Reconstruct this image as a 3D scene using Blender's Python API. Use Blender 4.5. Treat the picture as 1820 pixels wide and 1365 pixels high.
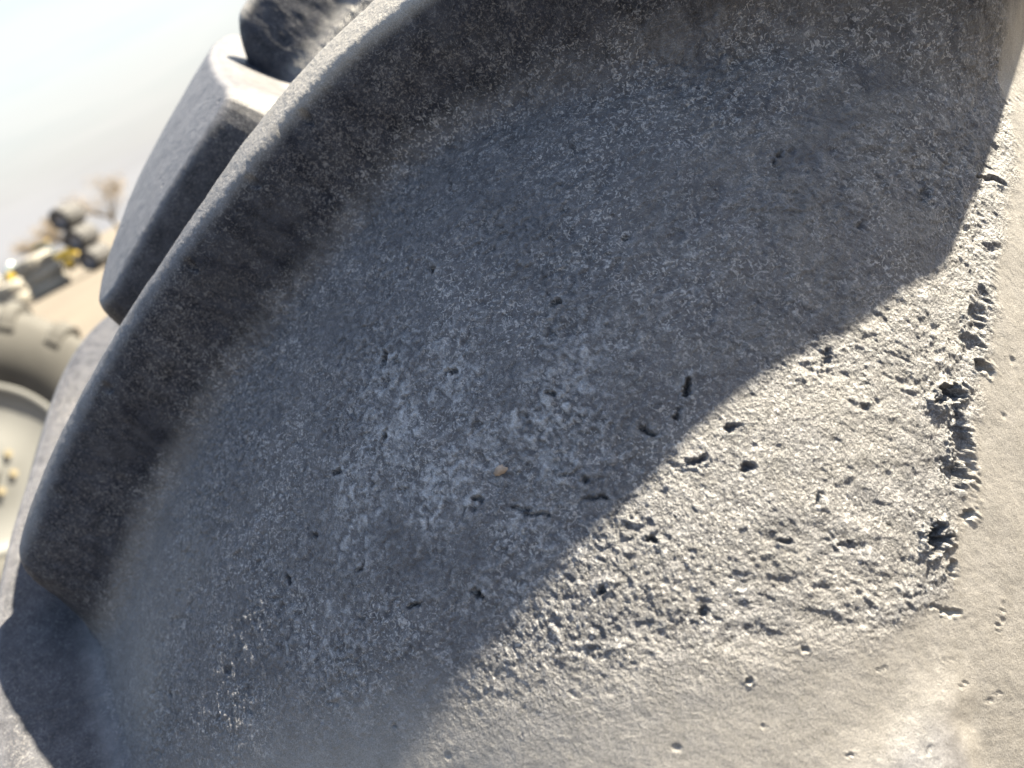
import bpy, math, random
import numpy as np
from mathutils import Vector, Matrix, Quaternion

for o in list(bpy.data.objects): bpy.data.objects.remove(o, do_unlink=True)
scn = bpy.context.scene
col = scn.collection
random.seed(7)

# ------------------------------------------------------------------ camera, sky, sun, exposure
AXLE = 0.865                                        # height of the big tyre's centre above the ground
CAM_POS = np.array([-0.3331, 0.6183, 1.5805])
CAM_M = np.array([[-0.691943453, -0.014123223, 0.721813544],     # columns: image right, image up, forward
                  [-0.589161947, -0.566798323, -0.575871393],
                  [-0.417255866, 0.823735513, -0.383871523]])
FPX, PCX, PCY = 1375.0, 910.0, 682.5                # focal length and centre in photograph pixels
cd = bpy.data.cameras.new('camera'); cam = bpy.data.objects.new('camera', cd); col.objects.link(cam)
cam.matrix_world = Matrix(((CAM_M[0][0], CAM_M[0][1], -CAM_M[0][2], CAM_POS[0]),
                           (CAM_M[1][0], CAM_M[1][1], -CAM_M[1][2], CAM_POS[1]),
                           (CAM_M[2][0], CAM_M[2][1], -CAM_M[2][2], CAM_POS[2]), (0, 0, 0, 1)))
cd.sensor_width = 36; cd.lens = 36*FPX/1820; cd.clip_start = 0.005; cd.clip_end = 2000
cd.dof.use_dof = True; cd.dof.focus_distance = 0.225; cd.dof.aperture_fstop = 9.5
scn.camera = cam

SUN_EL, SUN_AZ = math.radians(42.5), math.radians(200)   # azimuth from +Y towards +X
SUN = Vector((math.cos(SUN_EL)*math.sin(SUN_AZ), math.cos(SUN_EL)*math.cos(SUN_AZ), math.sin(SUN_EL)))
sd = bpy.data.lights.new('sun', 'SUN'); sd.energy = 5.0; sd.angle = math.radians(0.53); sd.color = (1, .89, .68)
so = bpy.data.objects.new('sun', sd); col.objects.link(so); so.rotation_euler = SUN.to_track_quat('Z', 'Y').to_euler()

world = bpy.data.worlds.new('World'); scn.world = world; world.use_nodes = True
wn, wl = world.node_tree.nodes, world.node_tree.links
wn.clear()
w_out = wn.new('ShaderNodeOutputWorld'); w_bg = wn.new('ShaderNodeBackground'); w_bg.inputs['Strength'].default_value = 0.05
sky = wn.new('ShaderNodeTexSky'); sky.sky_type = 'NISHITA'; sky.sun_disc = False
sky.sun_elevation = SUN_EL; sky.sun_rotation = SUN_AZ; sky.air_density = 1.6; sky.dust_density = 1.5; sky.ozone_density = 1.0
w_tc = wn.new('ShaderNodeTexCoord'); w_map = wn.new('ShaderNodeMapping'); w_map.inputs['Scale'].default_value = (1.6, 1.6, 14)
w_map.inputs['Rotation'].default_value = (0, math.radians(3), math.radians(20))
w_n = wn.new('ShaderNodeTexNoise'); w_n.inputs['Scale'].default_value = 1.5; w_n.inputs['Detail'].default_value = 6; w_n.inputs['Roughness'].default_value = .55
w_r = wn.new('ShaderNodeValToRGB'); w_r.color_ramp.elements[0].position = .36; w_r.color_ramp.elements[1].position = .58
w_r.color_ramp.elements[0].color = (.94, .94, .94, 1); w_r.color_ramp.elements[1].color = (1, 1, 1, 1)
w_mix = wn.new('ShaderNodeMix'); w_mix.data_type = 'RGBA'
w_r2 = wn.new('ShaderNodeValToRGB'); w_r2.color_ramp.elements[0].position = .40; w_r2.color_ramp.elements[1].position = .55
w_r2.color_ramp.elements[0].color = (.85, .86, .88, 1); w_r2.color_ramp.elements[1].color = (.98, .985, .98, 1)
w_sc = wn.new('ShaderNodeMix'); w_sc.data_type = 'RGBA'; w_sc.blend_type = 'MULTIPLY'; w_sc.inputs['Factor'].default_value = 1; w_sc.inputs['B'].default_value = (2.08, 2.02, 2.0, 1)
wl.new(w_n.outputs['Fac'], w_r2.inputs['Fac']); wl.new(w_r2.outputs['Color'], w_sc.inputs['A']); wl.new(w_sc.outputs['Result'], w_mix.inputs['B'])
wl.new(w_tc.outputs['Generated'], w_map.inputs['Vector']); wl.new(w_map.outputs['Vector'], w_n.inputs['Vector'])
wl.new(w_n.outputs['Fac'], w_r.inputs['Fac']); w_sep = wn.new('ShaderNodeSeparateXYZ'); wl.new(w_tc.outputs['Generated'], w_sep.inputs['Vector'])
w_mr = wn.new('ShaderNodeMapRange'); w_mr.inputs['From Min'].default_value = .05; w_mr.inputs['From Max'].default_value = .75   # thin veil, opaque low down, open overhead
w_mr.inputs['To Min'].default_value = 1.0; w_mr.inputs['To Max'].default_value = .0; wl.new(w_sep.outputs['Z'], w_mr.inputs['Value'])
w_mul = wn.new('ShaderNodeMath'); w_mul.operation = 'MULTIPLY'; wl.new(w_r.outputs['Color'], w_mul.inputs[0]); wl.new(w_mr.outputs['Result'], w_mul.inputs[1])
wl.new(w_mul.outputs[0], w_mix.inputs['Factor'])
wl.new(sky.outputs['Color'], w_mix.inputs['A']); wl.new(w_mix.outputs['Result'], w_bg.inputs['Color'])
wl.new(w_bg.outputs['Background'], w_out.inputs['Surface'])

scn.view_settings.view_transform = 'Standard'; scn.view_settings.look = 'None'
scn.view_settings.exposure = 3.08; scn.view_settings.gamma = 1

# ------------------------------------------------------------------ helpers
def ray(px, py):
    d = CAM_M @ np.array([(px-PCX)/FPX, -(py-PCY)/FPX, 1.0]); return d/np.linalg.norm(d)
def on_ground(px, py):
    d = ray(px, py); return CAM_POS + d*(-CAM_POS[2]/d[2])
def at_dist(px, py, k): return CAM_POS + ray(px, py)*k

def tag(o, label=None, cat=None, group=None, kind=None):
    if label: o['label'] = label
    if cat: o['category'] = cat
    if group: o['group'] = group
    if kind: o['kind'] = kind
    return o
def empty(name, loc=(0, 0, 0), rot=(0, 0, 0), parent=None):
    o = bpy.data.objects.new(name, None); o.empty_display_size = .1; col.objects.link(o)
    o.location = loc; o.rotation_euler = rot; o.parent = parent; return o
def fast_mesh(name, V, quads, smooth=True, normals=None):
    me = bpy.data.meshes.new(name); V = np.asarray(V, np.float32); Q = np.asarray(quads, np.int32)
    me.vertices.add(len(V)); me.vertices.foreach_set('co', V.ravel())
    me.loops.add(Q.size); me.loops.foreach_set('vertex_index', Q.ravel())
    me.polygons.add(len(Q)); me.polygons.foreach_set('loop_start', np.arange(len(Q), dtype=np.int32)*Q.shape[1])
    me.polygons.foreach_set('loop_total', np.full(len(Q), Q.shape[1], np.int32))
    me.polygons.foreach_set('use_smooth', np.full(len(Q), smooth, bool))
    me.update(calc_edges=True); me.validate()
    if normals is not None: me.normals_split_custom_set_from_vertices(np.asarray(normals, np.float32))
    return me
def mobj(name, me, mat, parent=None):
    if mat and not me.materials: me.materials.append(mat)
    o = bpy.data.objects.new(name, me); col.objects.link(o); o.parent = parent; return o
class MB:
    def __init__(s): s.v = []; s.f = []; s.sm = []
    def add(s, v, f, sm=False):
        b = len(s.v); s.v += [tuple(p) for p in v]; s.f += [tuple(i+b for i in q) for q in f]; s.sm += [sm]*len(f)
    def box(s, c, d, rz=0, top=1.0):
        x, y, z = d[0]/2, d[1]/2, d[2]/2; ca, sa = math.cos(rz), math.sin(rz); v = []
        for k in (-1, 1):
            q = top if k > 0 else 1
            for i, j in ((-1, -1), (1, -1), (1, 1), (-1, 1)):
                X, Y = i*x*q, j*y*q; v.append((c[0]+X*ca-Y*sa, c[1]+X*sa+Y*ca, c[2]+k*z))
        s.add(v, [(3, 2, 1, 0), (4, 5, 6, 7), (0, 1, 5, 4), (1, 2, 6, 5), (2, 3, 7, 6), (3, 0, 4, 7)])
    def tube(s, p, q, r0, r1, n=8, cap=True):
        p, q = Vector(p), Vector(q); d = (q-p).normalized(); a = d.orthogonal().normalized(); b = d.cross(a); v = []
        for c, r in ((p, r0), (q, r1)):
            for i in range(n):
                t = 2*math.pi*i/n; v.append(c+a*math.cos(t)*r+b*math.sin(t)*r)
        s.add(v, [(i, (i+1) % n, n+(i+1) % n, n+i) for i in range(n)], True)
        if cap: s.add(v[:n], [tuple(reversed(range(n)))]); s.add(v[n:], [tuple(range(n))])
    def lathe(s, prof, n=48, axis='X', close=False):       # prof: (along, radius)
        v = []; m = len(prof)
        for i in range(n):
            t = 2*math.pi*i/n; c, d = math.cos(t), math.sin(t)
            for a, r in prof: v.append((a, r*c, r*d) if axis == 'X' else (r*c, r*d, a))
        f = [(i*m+j, i*m+(j+1) % m, ((i+1) % n)*m+(j+1) % m, ((i+1) % n)*m+j) for i in range(n) for j in range(m if close else m-1)]
        s.add(v, f, True)
    def mesh(s, name):
        me = bpy.data.meshes.new(name); me.from_pydata(s.v, [], s.f); me.polygons.foreach_set('use_smooth', s.sm); me.update(); return me
    def build(s, name, mat, parent=None): return mobj(name, s.mesh(name), mat, parent)

# numpy noise
def _h(ix, iy, seed):
    n = (ix.astype(np.int64)*374761393 + iy.astype(np.int64)*668265263 + seed*1442695041) & 0xffffffff
    n = ((n ^ (n >> 13))*1274126177) & 0xffffffff
    return ((n ^ (n >> 16)) & 0xffffff)/float(0x1000000)
def gnoise(x, y, seed=0):
    ix, iy = np.floor(x), np.floor(y); fx, fy = x-ix, y-iy
    u, v = fx*fx*fx*(fx*(fx*6-15)+10), fy*fy*fy*(fy*(fy*6-15)+10)
    def g(i, j):
        a = _h(ix+i, iy+j, seed)*2*np.pi; return np.cos(a)*(fx-i)+np.sin(a)*(fy-j)
    a, b, c, d = g(0, 0), g(1, 0), g(0, 1), g(1, 1)
    return 1.4*((a*(1-u)+b*u)*(1-v)+(c*(1-u)+d*u)*v)
def fbm(x, y, o=4, seed=0, gain=.5):
    s = 0; a = 1
    for k in range(o): s = s+a*gnoise(x, y, seed+k*17); x = x*2.03+5.1; y = y*2.03-3.7; a *= gain
    return s
def cells(x, y, seed=0):                            # distance to nearest random point, its id value
    ix, iy = np.floor(x), np.floor(y); best = np.full(x.shape, 9.); val = np.zeros(x.shape)
    for i in (-1, 0, 1):
        for j in (-1, 0, 1):
            cx, cy = ix+i, iy+j; px = cx+_h(cx, cy, seed); py = cy+_h(cx, cy, seed+91)
            d = np.hypot(x-px, y-py); w = d < best; best = np.where(w, d, best); val = np.where(w, _h(cx, cy, seed+7), val)
    return best, val
def sstep(a, b, x):
    t = np.clip((x-a)/(b-a), 0, 1); return t*t*(3-2*t)

# ------------------------------------------------------------------ materials
def nmat(name):
    m = bpy.data.materials.new(name); m.use_nodes = True; n, l = m.node_tree.nodes, m.node_tree.links
    return m, n, l, n['Principled BSDF']
def simple(name, c, rough=.7, metal=0, scale=8, var=.25, bump=.1):
    m, n, l, b = nmat(name); b.inputs['Roughness'].default_value = rough; b.inputs['Metallic'].default_value = metal
    tc = n.new('ShaderNodeTexCoord'); t = n.new('ShaderNodeTexNoise'); t.inputs['Scale'].default_value = scale; t.inputs['Detail'].default_value = 5
    l.new(tc.outputs['Object'], t.inputs['Vector'])
    r = n.new('ShaderNodeValToRGB'); r.color_ramp.elements[0].position = .3; r.color_ramp.elements[1].position = .7
    r.color_ramp.elements[0].color = (*[k*(1-var) for k in c], 1); r.color_ramp.elements[1].color = (*[min(1, k*(1+var)) for k in c], 1)
    l.new(t.outputs['Fac'], r.inputs['Fac']); l.new(r.outputs['Color'], b.inputs['Base Color'])
    if bump:
        bp = n.new('ShaderNodeBump'); bp.inputs['Strength'].default_value = bump; l.new(t.outputs['Fac'], bp.inputs['Height']); l.new(bp.outputs['Normal'], b.inputs['Normal'])
    return m

def rubber_material():
    m, n, l, b = nmat('weathered_rubber')
    b.inputs['Roughness'].default_value = .55
    b.inputs['Specular IOR Level'].default_value = .45
    tc = n.new('ShaderNodeTexCoord')
    def noise(scale, det=4, rough=.55, vec=None, dist=0):
        t = n.new('ShaderNodeTexNoise'); t.inputs['Scale'].default_value = scale; t.inputs['Detail'].default_value = det
        t.inputs['Roughness'].default_value = rough; t.inputs['Distortion'].default_value = dist
        l.new(vec or tc.outputs['Object'], t.inputs['Vector']); return t
    def ramp(src, p0, p1, c0=(0, 0, 0, 1), c1=(1, 1, 1, 1)):
        r = n.new('ShaderNodeValToRGB'); r.color_ramp.elements[0].position = p0; r.color_ramp.elements[1].position = p1
        r.color_ramp.elements[0].color = c0; r.color_ramp.elements[1].color = c1; l.new(src, r.inputs['Fac']); return r
    def mix(f, a, c, blend='MIX'):
        x = n.new('ShaderNodeMix'); x.data_type = 'RGBA'; x.blend_type = blend
        for k, s in (('Factor', f), ('A', a), ('B', c)):
            if isinstance(s, (int, float)): x.inputs[k].default_value = s
            elif isinstance(s, tuple): x.inputs[k].default_value = s
            else: l.new(s, x.inputs[k])
        return x.outputs['Result']
    def math_(op, a, c):
        x = n.new('ShaderNodeMath'); x.operation = op
        for i, s in enumerate((a, c)):
            if isinstance(s, (int, float)): x.inputs[i].default_value = s
            else: l.new(s, x.inputs[i])
        return x.outputs[0]
    def attr(nm):
        a = n.new('ShaderNodeAttribute'); a.attribute_name = nm; return a.outputs['Fac']
    rough, chalk, wall, dust_light = attr('rough'), attr('chalk'), attr('wall'), attr('dust_light')
    big = noise(26, 5); mid = noise(160, 5, .6); fine = noise(900, 4, .65); grain = noise(3200, 2, .6)
    base = ramp(mid.outputs['Fac'], .3, .72, (.033, .0335, .041, 1), (.078, .078, .088, 1)).outputs['Color']
    # lug walls' shade painted as darker rubber, with brown dust fibres in the grain
    wall_shade = ramp(mid.outputs['Fac'], .35, .68, (.010, .0115, .017, 1), (.027, .029, .038, 1)).outputs['Color']
    c = mix(wall, base, wall_shade)
    spk = ramp(fine.outputs['Fac'], .52, .64).outputs['Color']
    spm = math_('MULTIPLY', spk, ramp(big.outputs['Fac'], .35, .7).outputs['Color'])
    c = mix(math_('MULTIPLY', spm, math_('MULTIPLY', wall, .95)), c, (.105, .100, .102, 1))
    # pale fibre flecks and dark crazing in the scrubbed surface
    fl = noise(620, 3, .6, dist=1.6); pm = noise(45, 3)
    fm = math_('MULTIPLY', ramp(fl.outputs['Fac'], .53, .62).outputs['Color'], ramp(pm.outputs['Fac'], .30, .58).outputs['Color'])
    c = mix(math_('MULTIPLY', fm, math_('ADD', math_('MULTIPLY', rough, .85), .15)), c, (.25, .246, .25, 1))
    dk = ramp(noise(560, 4, .65, dist=1.2).outputs['Fac'], .31, .40, (.28, .28, .30, 1), (1, 1, 1, 1)).outputs['Color']
    c = mix(1.0, c, dk, 'MULTIPLY')
    # pale chalky bloom
    c = mix(chalk, c, (.27, .28, .30, 1))
    # tan dust, with the sunlight painted into its mask
    c = mix(math_('MULTIPLY', dust_light, .8), c, (.24, .225, .20, 1))
    gr = ramp(grain.outputs['Fac'], .3, .7, (.58, .58, .58, 1), (1.42, 1.41, 1.40, 1)).outputs['Color']
    c = mix(1.0, c, gr, 'MULTIPLY')
    sp = ramp(noise(2600, 1).outputs['Fac'], .70, .76).outputs['Color']
    c = mix(math_('MULTIPLY', sp, .3), c, (.3, .28, .25, 1))
    l.new(c, b.inputs['Base Color'])
    sv = n.new('ShaderNodeMapRange'); sv.inputs['To Min'].default_value = .6; sv.inputs['To Max'].default_value = .08; l.new(wall, sv.inputs['Value']); l.new(sv.outputs['Result'], b.inputs['Specular IOR Level'])
    def bump(h, s, d, prev=None):
        x = n.new('ShaderNodeBump'); x.inputs['Strength'].default_value = s; x.inputs['Distance'].default_value = d; l.new(h, x.inputs['Height'])
        if prev: l.new(prev, x.inputs['Normal'])
        return x.outputs['Normal']
    n1 = bump(math_('MULTIPLY', fine.outputs['Fac'], math_('ADD', rough, .13)), 1.0, .0013)
    n2 = bump(grain.outputs['Fac'], .55, .00022, n1)
    l.new(n2, b.inputs['Normal'])
    return m
RUB = rubber_material()

# ------------------------------------------------------------------ the big tyre: profile and lug outlines
R0 = 0.83
SAG, SHO = .058, .156
def floor_r(a):
    x = np.abs(a)/.3; return R0-SAG*x**2-SHO*x**8
QB = .26
_a = np.linspace(0, .285, 600); _pts = list(zip(_a, floor_r(_a)))
_ctrl = [(.285, floor_r(np.array(.285)).item()), (.299, .610), (.305, .545), (.297, .475), (.275, .425), (.255, .405)]
def catmull(P, n=30, closed=False):
    P = [np.array(p, float) for p in P]; out = []; N = len(P)
    for i in range(N if closed else N-1):
        p0 = P[(i-1) % N] if closed or i > 0 else 2*P[0]-P[1]; p1 = P[i]; p2 = P[(i+1) % N]
        p3 = P[(i+2) % N] if closed or i+2 < N else 2*P[-1]-P[-2]
        for k in range(n):
            t = k/n; out.append(.5*((2*p1)+(-p0+p2)*t+(2*p0-5*p1+4*p2-p3)*t*t+(-p0+3*p1-3*p2+p3)*t**3))
    if not closed: out.append(P[-1])
    return np.array(out)
_side = catmull(_ctrl, 40)
PA = np.concatenate([_a, _side[1:, 0]]); PR = np.concatenate([floor_r(_a), _side[1:, 1]])
PS = np.concatenate([[0], np.cumsum(np.hypot(np.diff(PA), np.diff(PR)))])
sB = np.interp(QB, _a, PS[:600])
PQ = np.where(PS <= sB, np.interp(PS, PS[:600], _a), QB+PS-sB)     # q = axial offset on the tread, then arc length down the sidewall
QEND = PQ[-1]
def prof(q):
    s = np.sign(q); q = np.abs(q); return s*np.interp(q, PQ, PA), np.interp(q, PQ, PR)

def lug_dir(q):                                    # lean of the lug's height direction towards its shoulder
    return np.sign(q)*(np.radians(24)*sstep(.10, .27, np.abs(q))+np.radians(14)*sstep(.245, .288, q))
def lug_h(q):
    x = np.minimum(np.abs(q), .30); return .0340+.052*sstep(.13, .29, x)*(q > 0)-.012*sstep(.02, .14, x)*(q < 0)
LOW = [(-.016, .664), (-.006, .679), (.011, .715), (.047, .762), (.081, .798), (.109, .832), (.139, .855), (.172, .870), (.204, .888), (.226, .908), (.243, .932), (.256, .967), (.268, 1.003), (.290, 1.05), (.33, 1.10)]
UPP = [(.335, 1.145), (.30, 1.135), (.25, 1.08), (.205, .992), (.165, .925), (.138, .898), (.112, .877), (.088, .856), (.067, .829), (.048, .800), (.025, .770), (-.005, .731), (-.026, .694), (-.028, .672)]
T0 = .669
FAR = [(.030, .765), (.012, .767), (-.004, .795), (-.028, .840), (-.025, .857), (.004, .876), (.05, .91), (.10, .955), (.16, 1.0), (.22, 1.06), (.262, 1.10), (.276, 1.07), (.264, 1.02), (.226, .98), (.185, .94), (.13, .90), (.09, .86), (.06, .82), (.045, .785)]
FAROUT = catmull(FAR, 5, True); FAROUT[:, 1] -= .766   # its mirror image on the far half, the nose cut off square
OUT = catmull(LOW+UPP, 7, True); OUT[:, 1] -= T0   # one lug, nose at t = 0, running up to the near shoulder
def sdist(q, t, poly):
    d2 = np.full(q.shape, 1e9); ins = np.zeros(q.shape, bool); P = poly; N = len(P)
    for i in range(N):
        ax, ay = P[i]; bx, by = P[(i+1) % N]; ex, ey = bx-ax, by-ay
        wx, wy = q-ax, t-ay; k = np.clip((wx*ex+wy*ey)/(ex*ex+ey*ey+1e-12), 0, 1)
        d2 = np.minimum(d2, (wx-k*ex)**2+(wy-k*ey)**2)
        c = ((ay <= t) & (by > t)) | ((by <= t) & (ay > t))
        if abs(ey) > 1e-12: ins ^= c & (q < ax+(t-ay)/ey*ex)
    return np.where(ins, 1, -1)*np.sqrt(d2)
Q_END = .279
def lug_S(q, t, side, soft=1.0):                             # 0 on the casing, 1 on the lug's top
    qq = q*side; S = np.zeros(q.shape)
    w = (qq > -.10) & (qq < .36) & (t > -.12) & (t < .60)
    if not w.any(): return S
    qw, tw = qq[w], t[w]; d = sdist(qw, tw, OUT if side > 0 else FAROUT)+(.0005*fbm(qw*110, tw*110, 3, 301) if side > 0 else 0)
    wb = .030-.012*sstep(-.01, .12, qw)+.012*sstep(.12, .20, qw)+(.020*sstep(.222, .272, qw) if side > 0 else 0); wt = .0115-.004*sstep(.2, .26, qw); wb = wb*soft; wt = wt*(.5+.5*soft)
    if side < 0: wb = wb*.55; wt = wt*.6
    x = np.clip((d+wb)/(wb+wt), 0, 1); s1 = 1-(1-x**2.3)**2.6
    if side > 0:                                   # the lug is cut off square at the shoulder
        y = np.clip((Q_END-qw+.0025*fbm(tw*60, qw*60, 2, 303)+.011)/.019, 0, 1); s1 = s1*(1-(1-y**2.0)**2.2)
    S[w] = s1
    return S

# near lugs climb from the middle to the near shoulder, far lugs mirror them half a pitch on
NEAR_T = [T0, T0+.25, T0-.508]
FAR_T = [.769, .49]
FAR_DQ = [.014, .027]

# ------------------------------------------------------------------ dense patch of tread in front of the lens
def spans(*sp):
    out = []
    for a, b, d in sp: n = max(1, round((b-a)/d)); out.append(np.linspace(a, b, n, endpoint=False))
    return np.concatenate(out+[[sp[-1][1]]])
DT0, DT1 = .34, 1.40
tl = spans((DT0, .56, .0035), (.56, .61, .0012), (.61, .93, .0005), (.93, 1.0, .0012), (1.0, DT1, .0035))
ql = spans((-QEND, -.30, .012), (-.30, -.05, .0022), (-.05, .0, .0011), (.0, .275, .0005), (.275, .36, .0016), (.36, QEND, .010))
Q, T = np.meshgrid(ql, tl, indexing='ij')
shp = Q.shape
Ss = []
for t0, soft in zip(NEAR_T, (1, 1, 1.6)): Ss.append(lug_S(Q, T-t0, 1, soft))
for t0, dq in zip(FAR_T, FAR_DQ): Ss.append(lug_S(Q-dq, T-t0, -1))
Ss[2] *= .5
Ss = np.array(Ss); S = Ss.max(0); own = np.where(S > .012, Ss.argmax(0), -1)
def q_of_a(a): return np.sign(a)*np.interp(np.abs(a), PA[:600], PQ[:600])
def qt(px, py):                                     # where the sight line through a photograph pixel meets the casing
    d = ray(px, py); k = np.linspace(.05, 1.0, 4000); X = (CAM_POS-np.array([0, 0, AXLE]))+k[:, None]*d
    r = np.hypot(X[:, 1], X[:, 2]); g = r-floor_r(np.minimum(np.abs(X[:, 0]), .30)); i = int(np.argmax(g < 0))
    return np.array([q_of_a(-X[i, 0]), math.atan2(X[i, 2], X[i, 1])*R0])

# worn, torn floor of the groove: bounded by a smoother shoulder and the next lug's foot
edge = np.array([qt(*p) for p in [(200, 1500), (650, 1330), (1000, 1290), (1350, 1215), (1550, 1150), (1685, 1065), (1700, 960), (1725, 870), (1738, 760), (1760, 640), (1775, 540), (1785, 430), (1800, 350), (1815, 290)]])
poly = np.vstack([edge, [(.262, .93), (.23, 1.0), (.0, 1.0), (-.04, .72), (-.02, .60)]])
win = (Q > -.06) & (Q < .32) & (T > .56) & (T < 1.02)
dist = np.full(shp, -.1); wob = .0022*fbm(Q[win]*150, T[win]*150, 3, 5)
dist[win] = sdist(Q[win], T[win], poly)+wob
wide = 1+7*sstep(.72, .66, T)*sstep(.27, .24, Q)
ROUGH = sstep(-.0015*wide, .004*wide, dist)*(1-.85*sstep(.03, .45, S))
ROUGH *= 1-sstep(0, .12, Ss[[1, 3, 4]].max(0))
ROUGH *= 1-.75*sstep(.070, .02, Q)*sstep(.9, .62, T+0*Q)*.6
mm = .001
D = np.zeros(shp)
# large undulation of the worn floor, finer tears, flakes with little steps, pits and cracks
w = (Q > -.06) & (Q < .33) & (T > .56) & (T < 1.02)
qw, tw = Q[w], T[w]
# tear grain runs along the direction the lug scrubs
ca, sa = math.cos(math.radians(62)), math.sin(math.radians(62))
u, v = qw*ca+tw*sa, -qw*sa+tw*ca
wx, wy = .0022*fbm(qw*260, tw*260, 3, 71), .0022*fbm(qw*260, tw*260, 3, 72)
u2, v2 = u+wx, v+wy
n_big = fbm(u*38, v*55, 3, 1)
flake = fbm(u2*270, v2*380, 4, 2, .55)
st = flake*2.6; fl = np.floor(st); fr = st-fl; steps = (fl+sstep(.55, .95, fr))/2.6
tear = fbm(u2*420, v2*640, 3, 3, .7)
d1, v1 = cells(u2*230, v2*300, 11); pit1 = sstep(.34, .10, d1)*(v1 > .55)
d2, vv2 = cells(u2*260, v2*420, 12); pit2 = sstep(.42, .12, d2)*(vv2 > .45)
d3, v3 = cells(u2*60, v2*75, 13); pit3 = sstep(.17, .05, d3)*(v3 > .5)
zone = .55+.45*sstep(-.2, .5, fbm(qw*22, tw*22, 2, 31))
disp = 1.1*n_big + zone*(1.0*steps + .7*tear - .75*pit1 - .45*pit2) - 1.1*pit3*sstep(.25, .20, qw)
amp = .27+.27*np.clip(sstep(.235, .185, qw+.55*(.74-tw))+0*qw, 0, 1)
Dw = disp*ROUGH[w]*amp
sm = (1-ROUGH[w])
Dw += sm*(.25*fbm(qw*45, tw*45, 2, 41)+.07*fbm(qw*330, tw*330, 3, 42)) - sm*.35*sstep(.05, .02, cells(qw*45, tw*45, 51)[0])*(cells(qw*45, tw*45, 51)[1] > .88)
# lug wall: soft ripples
D[w] = Dw
# shoulder lip: the torn floor sits a little lower than the smooth rubber beside it
lip = sstep(0, .012, dist)*sstep(.05, .012, dist)*sstep(.20, .24, Q)*sstep(.66, .70, T)*sstep(.93, .86, T)
D -= .55*lip*(1+.9*np.where(w, fbm(Q*140, T*140, 3, 61), 0))
# single holes and cracks that can be picked out: (px, py, length px, width px, angle deg in the picture, depth mm)
def gouge(px, py, ln, wd, ang, dep, rag=.35):
    if px < 1640: ln, wd = ln*.66, wd*.66
    a = math.radians(ang); c = qt(px, py)
    e1 = (qt(px+math.cos(a)*12, py-math.sin(a)*12)-qt(px-math.cos(a)*12, py+math.sin(a)*12))/24
    e2 = (qt(px-math.sin(a)*12, py-math.cos(a)*12)-qt(px+math.sin(a)*12, py+math.cos(a)*12))/24
    Mx = np.linalg.inv(np.array([e1, e2]).T)
    rad = max(ln, wd)*max(np.linalg.norm(e1), np.linalg.norm(e2))*1.6+.002
    i0, i1 = np.searchsorted(ql, [c[0]-rad, c[0]+rad]); j0, j1 = np.searchsorted(tl, [c[1]-rad, c[1]+rad])
    if i1-i0 < 2 or j1-j0 < 2: return
    q_, t_ = Q[i0:i1, j0:j1]-c[0], T[i0:i1, j0:j1]-c[1]
    x = Mx[0, 0]*q_+Mx[0, 1]*t_; y = Mx[1, 0]*q_+Mx[1, 1]*t_
    sd_ = int(px*7+py)
    x = x+5*fbm(x/17, y/17, 2, sd_+1); y = y+5*fbm(x/17, y/17, 2, sd_+2)+wd*.5*gnoise(x/ln*2+.3, y*0+.5, sd_); k = np.hypot(x/ln, y/wd)*1.15+rag*1.3*fbm(x/ln*2.4, y/ln*2.4, 3, sd_)
    D[i0:i1, j0:j1] -= (.55 if px > 1380 or py > 1120 else 1.05)*dep*sstep(1.0, .35, k)
    r_ = sstep(1.5, 1.05, k)*sstep(.8, 1.05, k); D[i0:i1, j0:j1] += .12*dep*r_
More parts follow.
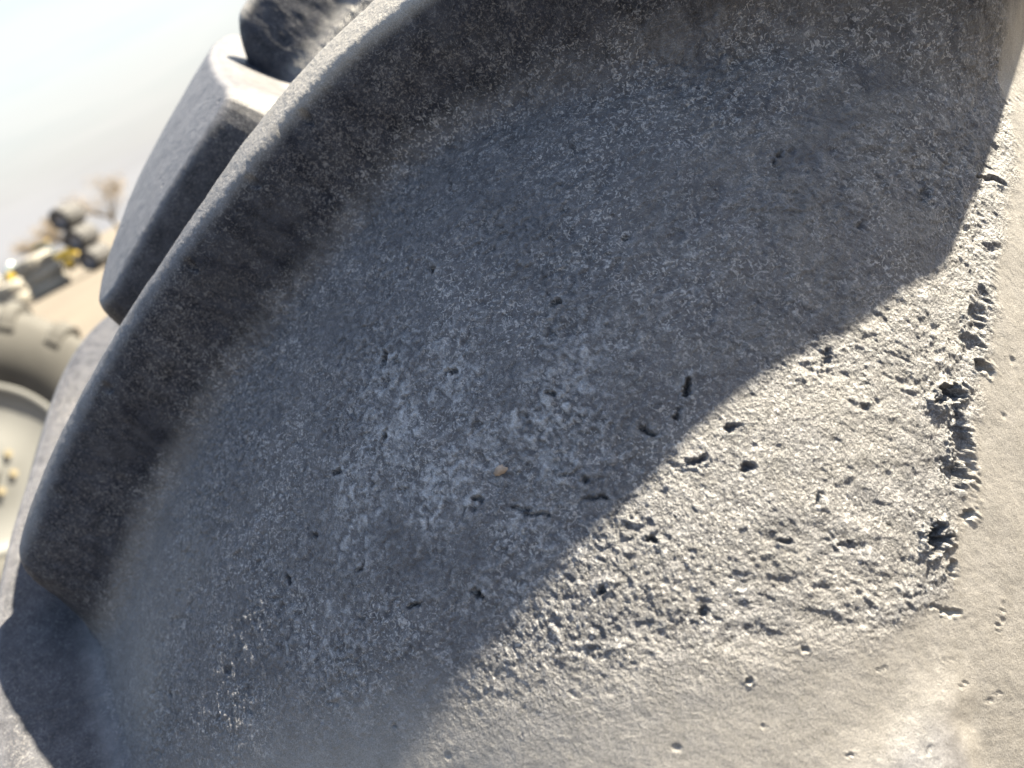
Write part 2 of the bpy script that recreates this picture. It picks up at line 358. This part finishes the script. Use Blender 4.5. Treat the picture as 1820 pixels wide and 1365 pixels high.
for g in [(1690, 702, 34, 20, 25, 9.0), (1712, 800, 22, 80, 8, 3.2), (1665, 958, 24, 30, -30, 9.0), (1722, 915, 14, 13, 0, 3.2), (1752, 655, 20, 14, 0, 3.4),
          (1738, 570, 20, 34, 10, 2.0), (1750, 520, 16, 22, 10, 1.6), (1730, 610, 22, 24, 30, 2.0), (1765, 440, 18, 12, 20, 1.2), (1700, 850, 24, 34, 10, 2.6), (1690, 1010, 12, 16, -30, 2.6), (1680, 1085, 40, 6, -20, 2.0),
          (1650, 348, 12, 22, 10, 2.6), (1760, 318, 34, 6, -22, 3.0), (1530, 402, 26, 12, 15, 2.0), (1222, 690, 14, 40, -12, 3.0), (1205, 735, 10, 26, -28, 1.8), (1150, 768, 36, 10, -25, 2.2),
          (992, 536, 22, 12, 20, 2.2), (768, 480, 14, 18, 0, 2.2), (682, 640, 7, 34, -8, 2.0), (682, 776, 9, 26, -10, 2.2), (512, 1028, 12, 22, 8, 2.6), (848, 1054, 20, 11, -10, 3.0), (735, 1075, 40, 7, 25, 1.8),
          (405, 1190, 14, 11, 0, 2.0), (1400, 962, 26, 12, 0, 2.6), (1500, 968, 34, 7, 30, 1.8), (1455, 890, 8, 26, -15, 1.8), (1040, 852, 18, 14, 50, 2.2), (925, 905, 46, 8, -3, 1.4), (1060, 885, 50, 8, -4, 1.4),
          (960, 915, 60, 6, 0, 1.2), (850, 885, 26, 8, -20, 1.6), (800, 660, 14, 9, 0, 1.8), (980, 700, 20, 12, 0, 1.6), (1330, 830, 22, 16, 20, 2.0), (1240, 820, 40, 14, 25, 2.0), (1300, 760, 40, 10, 20, 1.6),
          (1160, 960, 24, 8, -25, 1.8), (1070, 1050, 10, 18, -20, 1.8), (1470, 640, 12, 34, -15, 2.0), (1540, 720, 22, 14, 0, 1.6), (1250, 1090, 14, 20, -30, 1.6), (1430, 1155, 20, 9, -10, 1.6), (1330, 1210, 14, 12, -30, 1.8),
          (1380, 280, 30, 6, 50, 1.6), (1410, 270, 8, 20, 0, 1.6), (1020, 265, 4, 18, 15, 1.0), (800, 330, 4, 30, 8, .8), (1110, 420, 18, 10, 0, 1.4), (600, 840, 20, 9, 30, 1.6), (560, 950, 12, 10, 0, 1.6), (640, 1010, 26, 6, 60, 1.2),
          (1510, 1340, 16, 6, 30, 1.2), (1780, 1090, 6, 30, 0, 1.2), (1130, 1180, 12, 9, 0, 1.4), (700, 1290, 12, 7, 0, 1.2), (930, 1310, 10, 6, 0, 1.0), (1765, 1240, 26, 3, 32, .8), (1640, 1325, 16, 3, 50, .8), (1712, 1215, 14, 3, 28, .7), (1690, 1170, 22, 3, 12, .7), (1560, 1190, 30, 3, 20, .6), (1360, 1290, 14, 3, 40, .7), (1800, 640, 14, 3, -40, .6), (1795, 180, 30, 3, 15, .6), (1740, 90, 26, 3, -45, .6)]:
    gouge(*g)
# small nicks along the lug's top edge
def nick(qc, tc_, r, dep):
    k = np.hypot(Q-qc, T-tc_)/r; global D; D -= dep*sstep(1, .3, k)
for q_, t_ in [(.060, .781), (.084, .809), (.101, .831), (.023, .737)]: nick(q_, t_, .0022, 1.8)
def seam(pts, hgt, wid):                             # thin flash line left by the mould
    P = np.array([qt(*p) for p in pts]); global D
    i0, i1 = np.searchsorted(ql, [P[:, 0].min()-.01, P[:, 0].max()+.01]); j0, j1 = np.searchsorted(tl, [P[:, 1].min()-.01, P[:, 1].max()+.01])
    q_, t_ = Q[i0:i1, j0:j1], T[i0:i1, j0:j1]; d = np.full(q_.shape, 9.)
    for a, b in zip(P[:-1], P[1:]):
        e = b-a; k = np.clip(((q_-a[0])*e[0]+(t_-a[1])*e[1])/(e@e), 0, 1); d = np.minimum(d, np.hypot(q_-a[0]-k*e[0], t_-a[1]-k*e[1]))
    D[i0:i1, j0:j1] += hgt*sstep(wid, 0, d)
seam([(60, 1325), (150, 1280), (195, 1235)], .9, .0022)
D *= mm
# rubber colour masks: chalk and dust, with sun and shade painted in
CH = np.zeros(shp)
def blob(px, py, rx, ry, ang=0):
    a = math.radians(ang); c = qt(px, py); e1 = (qt(px+rx*math.cos(a), py-rx*math.sin(a))-c); e2 = (qt(px-ry*math.sin(a), py-ry*math.cos(a))-c)
    Mx = np.linalg.inv(np.array([e1, e2]).T); x = Mx[0, 0]*(Q-c[0])+Mx[0, 1]*(T-c[1]); y = Mx[1, 0]*(Q-c[0])+Mx[1, 1]*(T-c[1]); return np.exp(-(x*x+y*y)*1.3)
den = blob(800, 760, 190, 190, 40)+.55*blob(1010, 640, 190, 70, 30)+.45*blob(660, 900, 150, 120, 40)+.5*blob(650, 1100, 45, 45)+.35*blob(560, 1180, 150, 110, 40)+.35*blob(1230, 560, 60, 120)+.4*blob(470, 1330, 70, 50, 40)+.3*blob(880, 1060, 120, 60)
den = (np.clip(den, 0, 1)[w])*np.clip(.75+1.1*fbm(qw*48, tw*48, 3, 23), 0, 1.25)
cn = fbm(u2*230, v2*320, 5, 21, .65); ridge_ = 1-np.abs(fbm(u2*150, v2*200, 4, 22, .55))*2.2
CHw = .8*sstep(.22, .75, .75*cn+.35*steps+den*.55-.1)*den**.4
CHw = np.maximum(CHw, .55*sstep(.82, .97, ridge_)*sstep(.1, .5, den))
CH[w] = CHw*ROUGH[w]*(1-sstep(.2, .6, S[w]))
def blur(A, n):
    for ax in (0, 1):
        for _ in range(n): A = (np.roll(A, 1, ax)+2*A+np.roll(A, -1, ax))/4
    return A
D0 = D/mm; crest_ = np.clip((blur(D0, 1)-blur(D0, 8))/.15, 0, 1); DEN = np.zeros(shp); DEN[w] = den
CH = np.clip(CH*.8+ROUGH*crest_*(.17+.50*DEN)*(1-sstep(.15, .4, S)), 0, 1)
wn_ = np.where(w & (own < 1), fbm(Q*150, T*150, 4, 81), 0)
WALL_SHADE = sstep(-.02, .26, S+.05*wn_-.02)*sstep(.0, .03, S)*sstep(1.0, .90, S)*(.92+.08*np.tanh(3*wn_))  # shade of the lug wall put in as dark colour
WALL_SHADE = np.maximum(WALL_SHADE, .75*sstep(.815, .90, T-.25*(Q-.15)+.02*wn_)*(own <= 0)*sstep(1.0, .9, S)*sstep(.265, .245, Q))  # shade of the upper groove floor painted dark as well
WALL_SHADE *= np.where(own >= 3, np.where(own == 3, .9-.3*sstep(FAR_T[0]+.068, FAR_T[0]+.088, T), .8), 1)  # far lug's shaded nose painted darker than its sunlit upper wall
DUST_LIGHT = np.zeros(shp)                                   # dry dust on worn top, smooth shoulder and wall foot, plus painted sunlight
DUST_LIGHT = np.maximum(DUST_LIGHT, sstep(.86, .98, S)*np.where(own >= 3, .2, .04+.76*sstep(.775, .865, T))); DUST_LIGHT = np.maximum(DUST_LIGHT, .50*(1-ROUGH)*(1-sstep(.05, .3, S)))  # lug top paler towards its sunlit end: light painted with the dust
DUST_LIGHT += .14*ROUGH*sstep(.16, .25, Q)*sstep(0, .6, np.where(w, fbm(Q*70, T*90, 4, 82)+.35, 0))  # sunlit side of the groove floor painted paler, in noisy patches
DUST_LIGHT = DUST_LIGHT*(1-.85*sstep(0, .06, Ss[2]))
DUST_LIGHT = np.maximum(DUST_LIGHT, .35*(blob(255, 1210, 50, 170)+.6*blob(330, 1000, 40, 120, -15))*(S < .2))
DUST_LIGHT = np.where(Ss[3:].max(0) > .004, DUST_LIGHT*.12, DUST_LIGHT)
DUST_LIGHT = np.clip(DUST_LIGHT, 0, 1)

def place(Qa, Ta, Sa, Da):
    a, r = prof(Qa); b = lug_dir(Qa)
    e = 1e-4; a2, r2 = prof(Qa+e); a1, r1 = prof(Qa-e); tx, ty = a2-a1, r2-r1; L = np.hypot(tx, ty)+1e-12
    nx, ny = -ty/L, tx/L                             # outward normal of the profile
    hh = Sa*lug_h(Qa)
    a = a+hh*np.sin(b)+Da*nx; r = r+hh*np.cos(b)+Da*ny
    ph = Ta/R0
    return np.stack([-a, r*np.cos(ph), r*np.sin(ph)], -1)
X = place(Q, T, S, D)
# crisp side-to-side normals from the whole sheet so that lug and casing meet without a seam
gx = np.gradient(X, axis=0); gt = np.gradient(X, axis=1); NR = np.cross(gt, gx); NR /= np.linalg.norm(NR, axis=-1, keepdims=True)+1e-12
rad = X.copy(); rad[..., 0] = 0
if (NR*rad).sum(-1).mean() < 0: NR = -NR
ni, nj = shp
I = np.arange(ni*nj).reshape(shp)
fq = np.stack([I[:-1, :-1], I[:-1, 1:], I[1:, 1:], I[1:, :-1]], -1)
# orientation check
e1 = X[1, 0]-X[0, 0]; 
def face_norm(f):
    p = X.reshape(-1, 3)[f]; return np.cross(p[1]-p[0], p[2]-p[0])
mid_f = fq[ni//2, nj//2]
if np.dot(face_norm(mid_f), NR.reshape(-1, 3)[mid_f[0]]) < 0: fq = fq[..., ::-1]
fown = own[:-1, :-1]
def sheet(name, fmask, parent):
    F = fq[fmask]; used = np.unique(F); remap = np.zeros(ni*nj, np.int64); remap[used] = np.arange(len(used))
    me = fast_mesh(name, X.reshape(-1, 3)[used], remap[F], True, NR.reshape(-1, 3)[used])
    for nm_, arr in (('rough', ROUGH), ('chalk', CH), ('wall', WALL_SHADE), ('dust_light', DUST_LIGHT)):
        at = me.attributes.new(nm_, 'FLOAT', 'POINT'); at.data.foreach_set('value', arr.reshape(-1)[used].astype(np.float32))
    return mobj(name, me, RUB, parent)

tyre = tag(empty('tractor_tyre', (0, 0, AXLE)), 'huge weathered tractor tyre filling the frame, worn lug and torn rubber groove', 'tyre')
cas = sheet('casing', fown == -1, tyre)
lug_labels = {0: 'worn lug with dark shaded wall across the picture', 1: 'next lug up, its dark nose showing at the top edge'}
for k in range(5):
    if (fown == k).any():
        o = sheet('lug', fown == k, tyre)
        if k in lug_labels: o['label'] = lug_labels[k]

# the rest of the tyre: plain casing all round and lugs at an even pitch
def ring_casing(parent):
    tt = np.linspace(DT1, DT0+2*np.pi*R0, 260); qq = spans((-QEND, -.30, .012), (-.30, .30, .012), (.30, QEND, .012))
    Qa, Ta = np.meshgrid(qq, tt, indexing='ij'); Y = place(Qa, Ta, 0*Qa, 0*Qa); n0, n1 = Qa.shape; J = np.arange(n0*n1).reshape(n0, n1)
    f = np.stack([J[:-1, :-1], J[:-1, 1:], J[1:, 1:], J[1:, :-1]], -1).reshape(-1, 4)[:, ::(1 if fq is None else -1)]
    o = mobj('casing', fast_mesh('casing', Y.reshape(-1, 3), f), RUB, parent)
    at = o.data.attributes.new('dust_light', 'FLOAT', 'POINT'); at.data.foreach_set('value', np.full(Qa.size, .5, np.float32))
    mb = MB(); mb.lathe([(-.255, .405), (-.24, .40), (-.245, .44), (-.285, .55), (-.26, .68), (-.15, .77), (0, .79), (.15, .77), (.26, .68), (.285, .55), (.245, .44), (.24, .40), (.255, .405)], 96)
    mb.build('inner_liner', RUB, parent)
    return o
ring_casing(tyre)
def lug_mesh(side):
    tt = np.linspace(-.06, .52, 170); qq = np.linspace(-.075, .345, 130)*side
    Qa, Ta = np.meshgrid(qq, tt, indexing='ij'); Sa = lug_S(Qa, Ta, side); Y = place(Qa, Ta, Sa, -.001*(1-sstep(0, .05, Sa)))
    n0, n1 = Qa.shape; J = np.arange(n0*n1).reshape(n0, n1); keep = (Sa[:-1, :-1] > .004)
    f = np.stack([J[:-1, :-1], J[:-1, 1:], J[1:, 1:], J[1:, :-1]], -1)[keep]
    if side > 0: f = f[:, ::-1]
    us = np.unique(f); rm = np.zeros(n0*n1, np.int64); rm[us] = np.arange(len(us))
    me = fast_mesh('lug', Y.reshape(-1, 3)[us], rm[f])
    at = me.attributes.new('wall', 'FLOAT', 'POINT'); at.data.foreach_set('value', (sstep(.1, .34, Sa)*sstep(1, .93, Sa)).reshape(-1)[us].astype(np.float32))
    at = me.attributes.new('dust_light', 'FLOAT', 'POINT'); at.data.foreach_set('value', (.55*sstep(.9, 1, Sa)).reshape(-1)[us].astype(np.float32))
    me.materials.append(RUB); return me
LN, LF = lug_mesh(1), lug_mesh(-1)
CIRC = 2*np.pi*R0
def ring_lugs(me, t_from, t_to, n, parent):
    for j in range(1, n):
        t = t_from+(t_to-t_from)*j/n; o = bpy.data.objects.new('lug', me); col.objects.link(o); o.parent = parent; o.rotation_euler = (t/R0, 0, 0)
ring_lugs(LN, NEAR_T[1], NEAR_T[2]+CIRC, 18, tyre)
ring_lugs(LF, FAR_T[0], FAR_T[1]+CIRC, 19, tyre)

# ------------------------------------------------------------------ pebble caught in the torn rubber
def pebble():
    c = qt(885, 836); i, j = np.searchsorted(ql, c[0]), np.searchsorted(tl, c[1]); p = X[i, j]+np.array([0, 0, AXLE]); nrm = NR[i, j]
    mb = MB(); v = []; nu, nv = 12, 8
    for a in range(nv+1):
        th = math.pi*a/nv
        for b in range(nu):
            ph = 2*math.pi*b/nu; k = 1+.22*math.sin(3*ph+th*2)+.15*random.uniform(-1, 1)
            v.append((.0019*k*math.sin(th)*math.cos(ph), .0013*k*math.sin(th)*math.sin(ph), .0010*math.cos(th)))
    f = [(a*nu+b, a*nu+(b+1) % nu, (a+1)*nu+(b+1) % nu, (a+1)*nu+b) for a in range(nv) for b in range(nu)]
    mb.add(v, f, True)
    o = mb.build('pebble', simple('tan_stone', (.20, .155, .12), .8, 0, 900, .3), None)
    o.location = p+nrm*.0003; o.rotation_euler = Vector(nrm).to_track_quat('Z', 'Y').to_euler()
    tag(o, 'tiny tan pebble stuck in the shaded torn rubber', 'pebble')
pebble()

# ------------------------------------------------------------------ ground
def ground():
    m, n, l, b = nmat('dry_gravel'); b.inputs['Roughness'].default_value = .95
    tc = n.new('ShaderNodeTexCoord')
    def nz(s, d=6):
        t = n.new('ShaderNodeTexNoise'); t.inputs['Scale'].default_value = s; t.inputs['Detail'].default_value = d; l.new(tc.outputs['Object'], t.inputs['Vector']); return t.outputs['Fac']
    a, c = nz(.25), nz(14)
    r = n.new('ShaderNodeValToRGB'); r.color_ramp.elements[0].position = .3; r.color_ramp.elements[1].position = .7
    r.color_ramp.elements[0].color = (.065, .053, .040, 1); r.color_ramp.elements[1].color = (.092, .077, .059, 1); l.new(a, r.inputs['Fac'])
    x = n.new('ShaderNodeMix'); x.data_type = 'RGBA'; x.blend_type = 'MULTIPLY'; x.inputs['Factor'].default_value = .4; l.new(r.outputs['Color'], x.inputs['A'])
    r2 = n.new('ShaderNodeValToRGB'); r2.color_ramp.elements[0].position = .35; r2.color_ramp.elements[1].position = .65; r2.color_ramp.elements[0].color = (.55, .52, .48, 1); l.new(c, r2.inputs['Fac'])
    l.new(r2.outputs['Color'], x.inputs['B']); l.new(x.outputs['Result'], b.inputs['Base Color'])
    bp = n.new('ShaderNodeBump'); bp.inputs['Strength'].default_value = .5; bp.inputs['Distance'].default_value = .03; l.new(c, bp.inputs['Height']); l.new(bp.outputs['Normal'], b.inputs['Normal'])
    N = 90; g = np.sign(np.linspace(-1, 1, N))*np.abs(np.linspace(-1, 1, N))**3*900
    Xg, Yg = np.meshgrid(g, g, indexing='ij'); rr = np.hypot(Xg, Yg); Z = .05*fbm(Xg*.11, Yg*.11, 3, 5)*sstep(3, 12, rr)-.002
    J = np.arange(N*N).reshape(N, N); f = np.stack([J[:-1, :-1], J[1:, :-1], J[1:, 1:], J[:-1, 1:]], -1).reshape(-1, 4)
    o = mobj('ground', fast_mesh('ground', np.stack([Xg, Yg, Z], -1).reshape(-1, 3), f), m); o['kind'] = 'structure'
ground()

# ------------------------------------------------------------------ yard behind: wheel, tyre stacks, machines, trees
TYR = simple('dusty_black_rubber', (.026, .026, .029), .75, 0, 6, .35, .15)
TYR2 = simple('dusty_grey_rubber', (.19, .18, .16), .8, 0, 5, .25, .15)
TYR3 = simple('sunbleached_rubber', (.040, .039, .037), .85, 0, 5, .25, .15)
RIM = simple('pale_rim_paint', (.098, .10, .10), .8, 0, 3, .15, .03)
STEEL = simple('galvanised_bolt', (.20, .17, .11), .4, 0, 30, .2, 0)

def wheel_profile(R, W, rim):
    return [(W*.36, rim), (W*.44, rim+.03*R), (W*.50, rim+.45*(R-rim)), (W*.485, R-.16*R), (W*.43, R-.085*R), (W*.30, R-.055*R), (0, R-.045*R),
            (-W*.30, R-.055*R), (-W*.43, R-.085*R), (-W*.485, R-.16*R), (-W*.50, rim+.45*(R-rim)), (-W*.44, rim+.03*R), (-W*.36, rim)]
def bar_lug(R, W, s):                               # one chevron bar as a closed curved solid, axle along X
    path = [(-.03, 1.0, .94), (.10, 1.0, .94), (.22, .995, .93), (.34, .985, .92), (.42, .965, .90), (.475, .92, .88), (.505, .87, .85), (.515, .80, .79)]
    v = []; f = []; n = len(path)
    for i, (x, rt, rb) in enumerate(path):
        k = i/(n-1); ph = min(k, .75)*.27; hw = (.022+.016*k)*W/.46; xb = x if x < .44 else .455+.02*(i-5)
        for xx, r, w_ in ((xb, rb, hw*1.35), (x, rt, hw)):
            for e in (-1, 1): a = ph+e*w_/R; v.append((s*xx*W, r*R*math.cos(a), r*R*math.sin(a)))
    for i in range(n-1):
        b, c = i*4, i*4+4
        f += [(b, c, c+2, b+2), (b+1, b+3, c+3, c+1), (b+2, c+2, c+3, b+3), (b, b+1, c+1, c)]
    f += [(0, 2, 3, 1), (n*4-4, n*4-3, n*4-1, n*4-2)]
    mb = MB(); mb.add(v, f); return mb
def far_tyre(name, loc, R, W, rot, mat, label, group=None, nl=20, rim_mat=None, parts=False):
    """rot: matrix whose X column is the axle"""
    root = empty(name, loc); root.rotation_euler = rot.to_euler(); tag(root, label, 'tyre' if not rim_mat else 'wheel', group)
    mb = MB(); rh = R*.47; mb.lathe(wheel_profile(R, W, rh), 64 if parts else 36); mb.lathe([(W*.36, rh), (W*.3, R*.8), (-W*.3, R*.8), (-W*.36, rh)], 36)
    mb.build('casing', mat, root)
    key = (round(R, 3), round(W, 3), mat.name)
    if key not in LUGC: LUGC[key] = [bar_lug(R, W, s).mesh('lug') for s in (1, -1)]
    for si, me in enumerate(LUGC[key]):
        if not me.materials: me.materials.append(mat)
        for j in range(nl):
            o = bpy.data.objects.new('lug', me); col.objects.link(o); o.parent = root; o.rotation_euler = (2*math.pi*(j+.5*si)/nl, 0, 0)
    if rim_mat:
        mb = MB(); mb.lathe([(W*.43, R*.49), (W*.44, R*.475), (W*.43, R*.45), (W*.40, R*.44), (W*.385, R*.41), (W*.36, R*.36), (W*.35, R*.22), (W*.365, R*.19), (W*.365, R*.0)], 48)
        mb.lathe([(W*.30, R*.40), (-W*.38, R*.46)], 48)
        rm = mb.build('rim', rim_mat, root)
        for j in range(8):
            a = 2*math.pi*j/8; b = MB(); b.tube((W*.36, R*.15*math.cos(a), R*.15*math.sin(a)), (W*.40, R*.15*math.cos(a), R*.15*math.sin(a)), .018, .018, 6); b.build('wheel_bolt', STEEL, rm)
        b = MB(); b.lathe([(W*.36, R*.09), (W*.42, R*.085), (W*.44, R*.05), (W*.44, 0)], 20); b.build('hub_cap', rim_mat, rm)
    return root
LUGC = {}
def axle_rot(ax, up=(0, 0, 1)):
    x = Vector(ax).normalized(); z = Vector(up); y = z.cross(x).normalized(); z = x.cross(y); return Matrix((x, y, z)).transposed()

# wheel standing a few steps behind, its rim turned to the lens
dW = 4.7; c = at_dist(-52, 838, dW); RW = float(c[2])
v = Vector(CAM_POS-c); v.z = 0; v.normalize(); v = Quaternion((0, 0, 1), math.radians(14)) @ v
far_tyre('tractor_wheel', c, RW, .46, axle_rot(v), TYR3, 'dusty tractor wheel with pale grey rim standing at the left edge', None, 20, RIM, True)

def stack(px, py, n, R, W, label, mat=TYR2, tilt=0, group='stacks of lying tyres across the yard', jit=.08):
    g = on_ground(px, py)
    for i in range(n):
        r = axle_rot((random.uniform(-.03, .03), random.uniform(-.03, .03), 1), (1, .3*i, 0))
        far_tyre('stacked_tyre', (g[0]+random.uniform(-jit, jit), g[1]+random.uniform(-jit, jit), W*(i+.5)), R, W, r, mat, label % ('bottom', 'middle', 'top')[i if n > 2 else i*2], group, 14)
stack(98, 517, 3, 1.05, .68, 'dusty tyre, %s of the nearer three-high flat stack')
stack(40, 543, 2, 1.0, .70, 'grey tyre, %s of the two-high flat stack beside the left wheel')
stack(8, 548, 3, 1.0, .72, 'grey tyre, %s of the flat stack at the left picture edge')
# three dark wheels leaning one over the other, hubs towards the lens
g = on_ground(183, 474)
v = Vector((CAM_POS[0]-g[0], CAM_POS[1]-g[1], 0)).normalized(); ax = Quaternion((0, 0, 1), math.radians(-38)) @ v; side = Quaternion((0, 0, 1), math.radians(90)) @ v
HUB = simple('light_grey_hub', (.16, .16, .18), .6)
for i, nm_ in enumerate(('bottom', 'middle', 'top')):
    far_tyre('piled_wheel', (g[0], g[1], .62+1.17*i), .62, 1.5, axle_rot(ax), TYR, 'dark wheel with light hub, %s of the upright pile beside the big tyre' % nm_, 'wheels piled upright across the yard', 14, HUB)

def pickup():
    g = on_ground(88, 497); g = CAM_POS+(g-CAM_POS)*1.25; g[2] = 0
    root = empty('parked_pickup', g, (0, 0, math.radians(70))); tag(root, 'pale blue pickup parked behind the flat tyre stacks', 'pickup')
    body = simple('pale_blue_paint', (.14, .165, .20), .35, 0, 2, .08, 0); gl = simple('window_glass', (.06, .08, .1), .08, 0, 2, .05, 0)
    mb = MB(); mb.box((0, 0, .78), (5.0, 1.85, .62)); mb.box((1.9, 0, 1.02), (1.2, 1.7, .22), 0, .9); mb.box((-1.6, .84, 1.2), (1.9, .08, .3)); mb.box((-1.6, -.84, 1.2), (1.9, .08, .3)); b = mb.build('body', body, root)
    mb = MB(); mb.box((.35, 0, 1.42), (1.9, 1.65, .66), 0, .8); cb = mb.build('cab', body, root)
    for y in (-1, 1):
        mb = MB(); mb.box((.35, y*.77, 1.42), (1.3, .05, .38), 0, .95); mb.build('window', gl, cb)
        for x in (-1.6, 1.65):
            mb = MB(); mb.tube((x, y*.72, .37), (x, y*.95, .37), .37, .37, 18); w_ = mb.build('wheel', TYR, root); mb = MB(); mb.tube((x, y*.95, .37), (x, y*.97, .37), .22, .2, 14); mb.build('rim', RIM, w_)
pickup()
def loader():
    g = on_ground(112, 492); g = CAM_POS+(g-CAM_POS)*1.12; g[2] = 0
    root = empty('yellow_loader', g, (0, 0, math.radians(68))); tag(root, 'bright yellow wheel loader between the tyre stacks', 'loader')
    ye = simple('yellow_paint', (.40, .27, .012), .4, 0, 2, .1, 0); gl = simple('cab_glass', (.10, .13, .14), .1, 0, 2, .05, 0)
    mb = MB(); mb.box((-.9, 0, 1.25), (2.2, 1.3, .8), 0, .92); mb.box((.8, 0, 1.05), (1.4, .9, .5)); mb.build('body', ye, root)
    mb = MB(); mb.box((.0, 0, 2.2), (1.2, 1.2, 1.1), 0, .9); cb = mb.build('cab', gl, root); mb = MB(); mb.box((0, 0, 2.82), (1.35, 1.35, .12)); mb.build('roof', ye, cb)
    for y in (-.5, .5):
        mb = MB(); mb.tube((.4, y, 1.3), (2.6, y, 1.75), .13, .1, 8); mb.build('lift_arm', ye, root)
    mb = MB(); mb.box((2.95, 0, 1.7), (.7, 2.2, .6), 0, .8); mb.build('bucket', ye, root)
    for x in (-1.1, 1.1):
        for y in (-.8, .8):
            mb = MB(); mb.tube((x, y-.22, .6), (x, y+.22, .6), .6, .6, 20); w_ = mb.build('wheel', TYR, root); mb = MB(); mb.tube((x, y+.22*(1 if y > 0 else -1), .6), (x, y+.25*(1 if y > 0 else -1), .6), .3, .28, 14); mb.build('rim', ye, w_)
loader()
def tank():
    g = on_ground(52, 516); g = CAM_POS+(g-CAM_POS)*1.3; g[2] = 0
    root = empty('storage_tank', g); tag(root, 'pale teal round water tank behind the flat tyre stacks', 'tank')
    tm = simple('teal_plastic', (.12, .16, .17), .5, 0, 2, .08, 0)
    mb = MB(); mb.lathe([(0, 0), (0, 1.25), (.1, 1.3), (2.0, 1.3), (2.1, 1.25), (2.75, .35), (2.8, 0)], 36, 'Z'); mb.build('shell', tm, root)
    for z in (.5, 1.0, 1.5):
        mb = MB(); mb.lathe([(z-.05, 1.29), (z, 1.35), (z+.05, 1.29)], 36, 'Z'); mb.build('rib', tm, root)
    mb = MB(); mb.lathe([(2.72, .34), (2.95, .34), (2.97, 0)], 20, 'Z'); mb.build('lid', simple('white_lid', (.7, .7, .68), .4), root)
tank()
def van():
    g = on_ground(8, 534); g = CAM_POS+(g-CAM_POS)*1.25; g[2] = 0
    root = empty('white_van', g, (0, 0, math.radians(60))); tag(root, 'white van at the far left behind the tyre stacks', 'van')
    wh = simple('white_paint', (.26, .26, .26), .35, 0, 2, .04, 0); gl = simple('van_glass', (.05, .06, .08), .08, 0, 2, .05, 0)
    mb = MB(); mb.box((-.4, 0, 1.3), (4.0, 1.9, 1.8), 0, .95); mb.box((2.1, 0, .95), (1.1, 1.8, .9), 0, .88); mb.build('body', wh, root)
    mb = MB(); mb.box((1.72, 0, 1.75), (.5, 1.6, .6), 0, .7); mb.build('windscreen', gl, root)
    for x in (-1.6, 1.7):
        for y in (-.8, .8):
            mb = MB(); mb.tube((x, y, .36), (x, y*1.2, .36), .36, .36, 18); mb.build('wheel', TYR, root)
van()

# leafless, tan trees on the skyline
BARK = simple('grey_bark', (.07, .055, .04), .9, 0, 4, .3, .2); TWIG = simple('dry_leaf', (.12, .09, .058), .9, 0, 3, .35, 0)
def tree(px, py, hgt, wid, k, label, seed):
    rnd = random.Random(seed); g = on_ground(px, py); g = CAM_POS+(g-CAM_POS)*k; g[2] = 0
    root = empty('bare_tree', g); tag(root, label, 'tree', 'trees on the skyline')
    mb = MB(); mb.tube((0, 0, 0), (.1, .05, hgt*.4), .20, .13, 9); tips = []
    for i in range(11):
        a = rnd.uniform(0, 6.28); p0 = Vector((.1*rnd.random(), .05, hgt*rnd.uniform(.25, .42))); p1 = Vector((math.cos(a)*wid*.3, math.sin(a)*wid*.3, hgt*rnd.uniform(.5, .7))); p2 = p1+Vector((math.cos(a+rnd.uniform(-.6, .6))*wid*.2, math.sin(a)*wid*.2, hgt*rnd.uniform(.1, .28)))
        mb.tube(p0, p1, .08, .045, 6); mb.tube(p1, p2, .045, .015, 5); tips += [p1, p2, (p1+p2)/2]
        for q in range(4):
            p3 = p1.lerp(p2, rnd.random())+Vector((rnd.uniform(-1, 1), rnd.uniform(-1, 1), rnd.uniform(-.2, 1)))*wid*.13; mb.tube(p1.lerp(p2, .5), p3, .02, .008, 4); tips.append(p3)
    mb.build('trunk', BARK, root)
    mb = MB()
    for i in range(2600):
        p = rnd.choice(tips)+Vector((rnd.gauss(0, 1), rnd.gauss(0, 1), rnd.gauss(0, .8)))*wid*.085; a = rnd.uniform(0, 6.28); b = rnd.uniform(-1, 1); s_ = rnd.uniform(.05, .10)
        e1 = Vector((math.cos(a), math.sin(a), b)).normalized()*s_; e2 = e1.orthogonal().normalized()*s_*.6
        mb.add([p-e1, p+e2, p+e1, p-e2], [(0, 1, 2, 3)])
    mb.build('crown', TWIG, root)
tree(238, 445, 6.6, 5.2, 1.9, 'tan leafless tree rising beside the big tyre on the skyline', 3)
tree(152, 480, 5.6, 4.0, 1.9, 'small faint tan tree left of the piled wheels', 5)
tree(120, 496, 4.6, 5.0, 1.9, 'low tan bush on the skyline above the yellow loader', 8)
